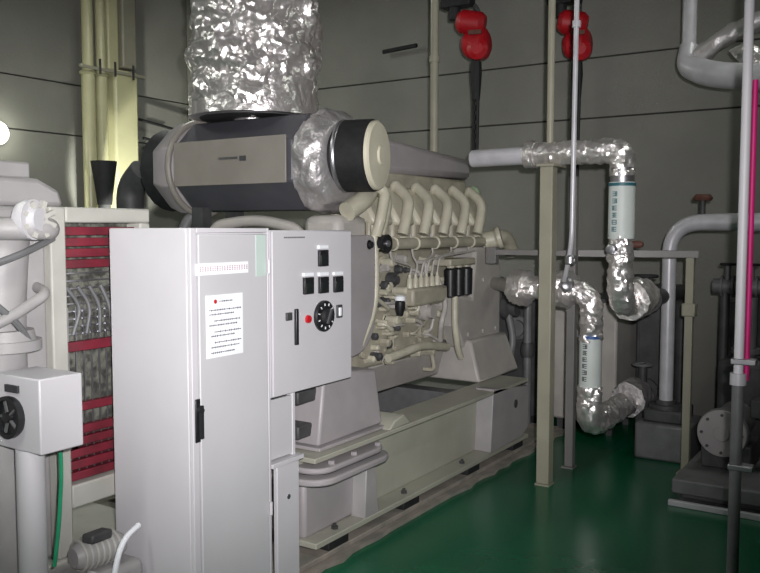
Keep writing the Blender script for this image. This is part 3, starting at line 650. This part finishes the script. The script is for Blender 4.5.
MB().tube([(X2, yL, .64), (X2, yL, .37), (X2 + 1.1, yL - .0, .37)], .076, 40, fr=.25, seg=12, step=.011, crumple=.018, cs=22, seed=17).build('bottom_foil_elbow', 'foil', t, ang=38)
MB().tube([(X2 + .88, yL, .39), (X2 + 1.10, yL, .40)], .125, 36, step=.012, crumple=.014, cs=20, seed=19).build('foil_flange_wrap', 'blanket', t, ang=38)
MB().lathe((X2 - .02, 2.02, zL), (-.6, -.4, .3), [(.06, .045), (.13, .045), (.14, .03), (.14, 0)], 18).build('vent_plug', 'steel', t)

# pipe support frame: two posts carrying the rail
t = thing('front_post', 'tall square beige post standing before the foil pipes', 'post', (5.15, 2.04, 0))
b = MB(); b.box(5.10, 5.20, 1.985, 2.0, .0, 2.10).box(5.10, 5.20, 2.075, 2.09, 0, 2.10).box(5.14, 5.16, 2.0, 2.075, 0, 2.10); 
b = MB(); b.box(5.102, 5.19, 1.992, 2.08, .012, 2.10); b.build('shaft', 'post', t, bevel=.006)
MB().box(5.097, 5.195, 1.987, 2.085, 0, .012).build('base_plate', 'post', t)
MB().box(5.09, 5.31, 1.98, 2.10, 2.10, 2.116).build('saddle_plate', 'post', t)
t = thing('rear_post', 'narrower greyish post just right of the square beige post', 'post', (5.58, 2.03, 0))
MB().box(5.585, 5.645, 2.005, 2.065, .012, 2.06).build('shaft', 'postg', t, bevel=.005)
MB().box(5.57, 5.66, 1.995, 2.08, 0, .012).build('base_plate', 'postg', t)
t = thing('right_post', 'slim beige post carrying the rail end, beside the silver pipe', 'post', (5.9, 1.3, 0))
MB().box(5.872, 5.926, 1.278, 1.332, .012, 1.50).build('shaft', 'post', t, bevel=.005)
MB().box(5.85, 5.95, 1.255, 1.355, 0, .012).build('base_plate', 'post', t)
MB().box(5.855, 5.945, 1.26, 1.35, 1.10, 1.19).build('clamp', 'post', t, bevel=.01)
t = thing('support_rail', 'horizontal grey rail joining the posts at eye level', 'rail', (5.7, 2.0, 1.5))
MB().bar((5.92, 1.26, 1.525), (5.69, 2.04, 1.525), .05, .05).bar((5.69, 2.04, 1.525), (5.62, 2.68, 1.525), .04, .04).build('rail', 'postg', t, bevel=.003)
MB().box(5.60, 5.66, 2.62, 2.70, 1.44, 1.56).build('end_bracket', 'postg', t, bevel=.004)

tag(MB().tube([(5.35, 2.11, 2.27), (5.35, 2.11, ZC)], .024, 14).build('thin_riser', 'post'), 'thin beige pipe rising from the upper foil pipe to the ceiling', 'pipe')
t = thing('silver_riser', 'thin silver pipe passing before the upper foil pipe, from ceiling to flange', 'pipe', (5.05, 1.87, 1.3))
MB().tube([(5.10, 1.84, ZC), (5.08, 1.85, 1.62), (5.14, 1.90, 1.44), (5.22, 1.95, 1.36)], .016, 14, fr=.08).build('pipe', 'galv', t)
MB().lathe((5.10, 1.865, 1.47), (0, 0, 1), [(0, .026), (.01, .034), (.05, .034), (.06, .026)], 14).build('union', 'steel', t)
for z in (2.95,): MB().cyl((5.09, 1.845, z), (5.09, 1.845, z + .04), .026, n=14).build('coupling', 'galv', t)

# ------------------------------------------------------------------ silver elbow pipe, tank and pump set on the right
t = thing('silver_elbow_pipe', 'thick silver pipe rising from low block and bending right at top', 'pipe', (6.3, 1.56, .36))
MB().tube([(6.3, 1.545, .40), (6.3, 1.545, 1.745), (6.3, .60, 1.745)], .066, 26, fr=.24, seg=14, step=.05, rad=lambda t: .05 + .014 * min(1, max(0, t * 2.2 - .9))).build('pipe', 'galv', t)
MB().lathe((6.3, 1.545, .365), (0, 0, 1), [(0, .12), (.03, .12), (.03, .07), (.06, .07)], 26).build('foot_flange', 'dark', t)
MB().lathe((6.3, 1.06, 1.745), (0, -1, 0), [(-.015, .068), (.015, .068)], 26).build('weld_band', 'galv', t)
MB().cyl((6.3, 1.32, 1.80), (6.3, 1.32, 1.92), .02, n=12).build('vent_stub', 'dark', t)
MB().lathe((6.3, 1.32, 1.90), (0, 0, 1), [(0, .06), (.02, .07), (.045, .05), (.045, 0)], 18).build('vent_handle', 'brown', t)
t = thing('equipment_block', 'low dark grey block under the thick silver pipe', 'machine base', (6.4, 1.5, 0))
MB().box(6.12, 6.62, 1.34, 1.725, 0, .27).build('block', 'darkm', t, bevel=.02)
MB().box(6.18, 6.56, 1.40, 1.68, .27, .365).build('raised_pad', 'dark', t, bevel=.015)
t = thing('grey_tank', 'plain dark grey tank behind the two foil pipes', 'tank', (6.9, 2.4, 0))
MB().box(6.62, 7.2, 2.02, 2.56, .10, 1.10).build('body', 'egrey', t, bevel=.02)
for x, y in ((6.66, 2.06), (7.12, 2.06), (6.66, 2.48), (7.12, 2.48)): MB().box(x, x + .05, y, y + .05, 0, .10).build('foot', 'dark', t)
MB().box(6.60, 7.22, 2.0, 2.58, 1.10, 1.13).build('lid', 'dark', t, bevel=.005)
t = thing('pump_cabinet', 'dark machine cabinet behind the far end of the engine', 'cabinet', (6.8, 2.95, 0))
MB().box(6.62, 7.2, 2.68, 3.25, .08, 1.16).build('body', 'dark', t, bevel=.02)
MB().box(6.66, 7.16, 2.72, 3.2, 0, .08).build('plinth', 'rubber', t)
MB().box(6.64, 6.9, 2.66, 2.685, .2, .62).build('side_cover', 'darkm', t, bevel=.006)
MB().lathe((6.62, 2.86, .85), (-1, 0, 0), [(0, .10), (.04, .10), (.05, .07), (.09, .07), (.09, 0)], 22).build('inlet_flange', 'darkm', t)
MB().tube([(6.5, 2.74, .05), (6.5, 2.74, 1.22), (6.62, 2.80, 1.30)], .035, 14, fr=.1).build('side_pipe', 'darkm', t)
MB().lathe((6.5, 2.74, .62), (0, 0, 1), [(0, .05), (.06, .06), (.12, .05)], 16).build('pipe_coupling', 'dark', t)
t = thing('wall_panel_box', 'narrow dark upright box between the grey tank and silver pipe', 'box', (7.1, 1.8, 0))
MB().box(6.95, 7.4, 1.66, 1.96, 0, 1.22).build('body', 'dark', t, bevel=.015)
MB().box(6.94, 6.952, 1.70, 1.93, .2, 1.1).build('door', 'dark', t, bevel=.004)
MB().box(6.925, 6.94, 1.72, 1.74, .6, .7).build('handle', 'steel', t)
# valve where the bottom elbow ends
t = thing('gate_valve', 'dark flanged valve at the end of the bottom foil elbow', 'valve', (6.63, 1.82, .3))
MB().lathe((6.54, 1.81, .40), (1, 0, 0), [(0, .10), (.025, .10), (.025, .06), (.16, .06), (.16, .10), (.19, .10), (.19, 0)], 24).build('body', 'dark', t)
MB().cyl((6.63, 1.81, .42), (6.63, 1.81, .62), .035).build('bonnet', 'dark', t)
MB().ring((6.63, 1.81, .62), (0, 0, 1), .075, .010, 24).bar((6.56, 1.81, .62), (6.70, 1.81, .62), .012, .012).bar((6.63, 1.74, .62), (6.63, 1.88, .62), .012, .012).build('hand_wheel', 'darkm', t)
t = thing('wall_side_valve', 'dark valve with hand wheel behind the upper pipe elbow', 'valve', (5.7, 1.58, 1.1))
MB().lathe((X1 + .485, yU, 1.20), (1, 0, 0), [(0, .09), (.02, .09), (.02, .06), (.20, .06), (.20, .09), (.23, .09), (.23, 0)], 24).build('body', 'dark', t)
MB().cyl((X1 + .59, yU, 1.24), (X1 + .59, yU, 1.36), .03).build('bonnet', 'dark', t)
MB().ring((X1 + .59, yU, 1.37), (0, 0, 1), .075, .011, 24).bar((X1 + .66, yU, 1.37), (X1 + .66, yU, 1.37), .012, .012).build('hand_wheel', 'rubber', t)
MB().tube([(X1 + .71, yU, 1.20), (X1 + 1.7, yU, 1.20), (X1 + 1.7, yU, .15)], .06, 18, fr=.15).build('outlet_pipe', 'dark', t)

# pump set at lower right
t = thing('pump_set', 'dark pump with round pale end disc on a raised base, lower right', 'pump', (5.9, .95, 0))
MB().box(5.28, 6.34, .45, 1.20, .0, .05).build('plinth', 'dark', t, bevel=.01)
b = MB(); b.box(5.20, 6.34, .48, 1.23, .07, .16).box(5.26, 5.34, .52, 1.18, .03, .08).box(6.24, 6.32, .52, 1.18, .03, .08); b.build('base_frame', 'darkm', t, bevel=.01)
MB().box(5.16, 5.195, .46, 1.24, .0, .035).build('front_rail', 'galv', t, bevel=.004)
MB().lathe((5.50, 1.0, .41), (1, 0, 0), [(0, 0), (0, .03), (.004, .15), (.02, .155), (.05, .155), (.05, .12), (.50, .12), (.52, .09), (.52, 0)], 36).build('motor', 'darkm', t)
MB().lathe((5.497, 1.0, .41), (-1, 0, 0), [(0, .15), (.012, .145), (.016, .05), (.025, .045), (.025, 0)], 36).build('end_disc', 'pink', t)
b = MB()
for k in range(8): a = k * math.pi / 4; b.lathe((5.484, 1.0 + .12 * math.cos(a), .41 + .12 * math.sin(a)), (-1, 0, 0), [(0, .01), (.01, .01), (.01, 0)], 6)
b.build('disc_bolt', 'dark', t)
MB().box(5.58, 5.95, .84, 1.14, .16, .32).build('motor_foot', 'dark', t, bevel=.01)
MB().box(6.02, 6.32, .80, 1.14, .16, .80).build('pump_casing', 'dark', t, bevel=.04)
MB().cyl((6.18, .98, .80), (6.18, .98, 1.22), .06).build('outlet_riser', 'darkm', t)
MB().lathe((6.18, .98, .84), (0, 0, 1), [(0, .10), (.03, .10), (.03, .06)], 22).build('outlet_flange', 'darkm', t)
MB().box(5.62, 5.76, .72, .86, .50, .62).build('terminal_box', 'dark', t, bevel=.01)
MB().tube([(5.5, .62, .16), (5.5, .62, .55), (5.62, .70, .60)], .02, 10, fr=.08).build('conduit', 'rubber', t)

# valve header rack between post and right edge
t = thing('valve_header', 'dark horizontal pipe header with valves behind the slim right post', 'pipe', (6.5, .9, 1.2))
MB().tube([(6.45, 1.26, 1.28), (6.45, .45, 1.28)], .055, 20).build('header_pipe', 'darkm', t)
for i, y in enumerate((1.16, 1.0, .84, .68)):
    v = MB().lathe((6.45, y, 1.28), (0, 1, 0), [(-.045, .08), (-.03, .08), (-.03, .06), (.03, .06), (.03, .08), (.045, .08)], 22).build('flange', 'darkm', t)
    MB().cyl((6.43, y, 1.32), (6.43, y, 1.44), .02, n=12).build('valve_stem', 'darkm', v)
    MB().ring((6.43, y, 1.44), (0, 0, 1), .05, .009, 20, 8).bar((6.38, y, 1.44), (6.48, y, 1.44), .01, .01).build('hand_wheel', 'rubber', v)
for y in (1.18, .92, .66): MB().cyl((6.45, y, .82 if y == .92 else .0), (6.45, y, 1.24), .035, n=14).build('support_leg', 'dark', t)
MB().lathe((6.38, .78, 1.55), (-1, 0, 0), [(0, .04), (.02, .04), (.022, 0)], 20).build('gauge', 'steel', t)
MB().cyl((6.40, .78, 1.34), (6.40, .78, 1.53), .009, n=8).build('gauge_stem', 'dark', t)
tag(MB().box(6.75, 7.25, .72, 1.26, .0, 1.16).build('electrical_box', 'dark', bevel=.02), 'dark upright box behind the valve header', 'box')

# ------------------------------------------------------------------ pole at right edge
t = thing('edge_pole', 'pale vertical pole at the right edge with magenta stripe', 'pole', (3.8, .63, 0))
MB().cyl((3.8, .632, 1.05), (3.8, .632, 2.72), .020, n=18).build('upper_length', 'cab', t)
MB().cyl((3.8, .632, .0), (3.8, .632, 1.05), .025, n=18).build('lower_length', 'darkm', t)  # shadow on the lower pole, put in as a darker material
MB().cyl((3.8, .632, 1.03), (3.8, .632, 1.08), .034, n=18).build('coupling', 'galv', t)
MB().tube([(3.81, .601, 1.05), (3.81, .601, 2.32)], .011, 10).build('magenta_stripe', 'magenta', t)
MB().lathe((3.8, .632, 0), (0, 0, 1), [(0, .08), (.012, .08), (.012, .03)], 20).build('foot_plate', 'dark', t)
for z in (.66, 1.12): MB().box(3.77, 3.83, .56, .66, z, z + .025).build('clip', 'steel', t, bevel=.004)
MB().tube([(3.8, .632, 2.70), (3.8, .632, ZC)], .020, 14).build('ceiling_length', 'cab', t)

# looped duct at upper right
t = thing('looped_duct', 'light grey pipe dropping from the ceiling and looping right, upper right', 'duct', (6.6, 1.3, 2.8))
k = 1.1
MB().tube([(6.5, 1.49, ZC), (6.5, 1.49, 3.02)], .052, 22).build('drop_length', 'galv', t)
MB().tube([(6.5, 1.49, 3.05), (6.46, 1.50, 2.90), (6.36, 1.30, 2.80), (6.3, .98, 2.74), (6.3, .5, 2.72)], .075, 24, fr=.16, seg=10, rad=lambda t: .066 + .026 * min(1, t * 2.5)).build('bottom_bend', 'galv', t)
MB().tube([(6.48, 1.42, 2.96), (6.44, 1.22, 3.08), (6.44, .95, 3.18), (6.44, .4, 3.22)], .06, 30, fr=.2, seg=10, step=.02, crumple=.014, cs=12).build('upper_branch', 'blanket', t, ang=45)
MB().tube([(6.38, 1.14, 2.90), (6.38, 1.08, 2.95), (6.36, .98, 2.88), (6.36, .90, 2.80)], .055, 30, fr=.1, seg=8, step=.015, crumple=.02, cs=18, seed=4).build('foil_stub', 'foil', t, ang=38)
MB().ring((6.5, 1.49, 3.04), (0, 0, 1), .056, .012).build('joint_ring', 'galv', t)
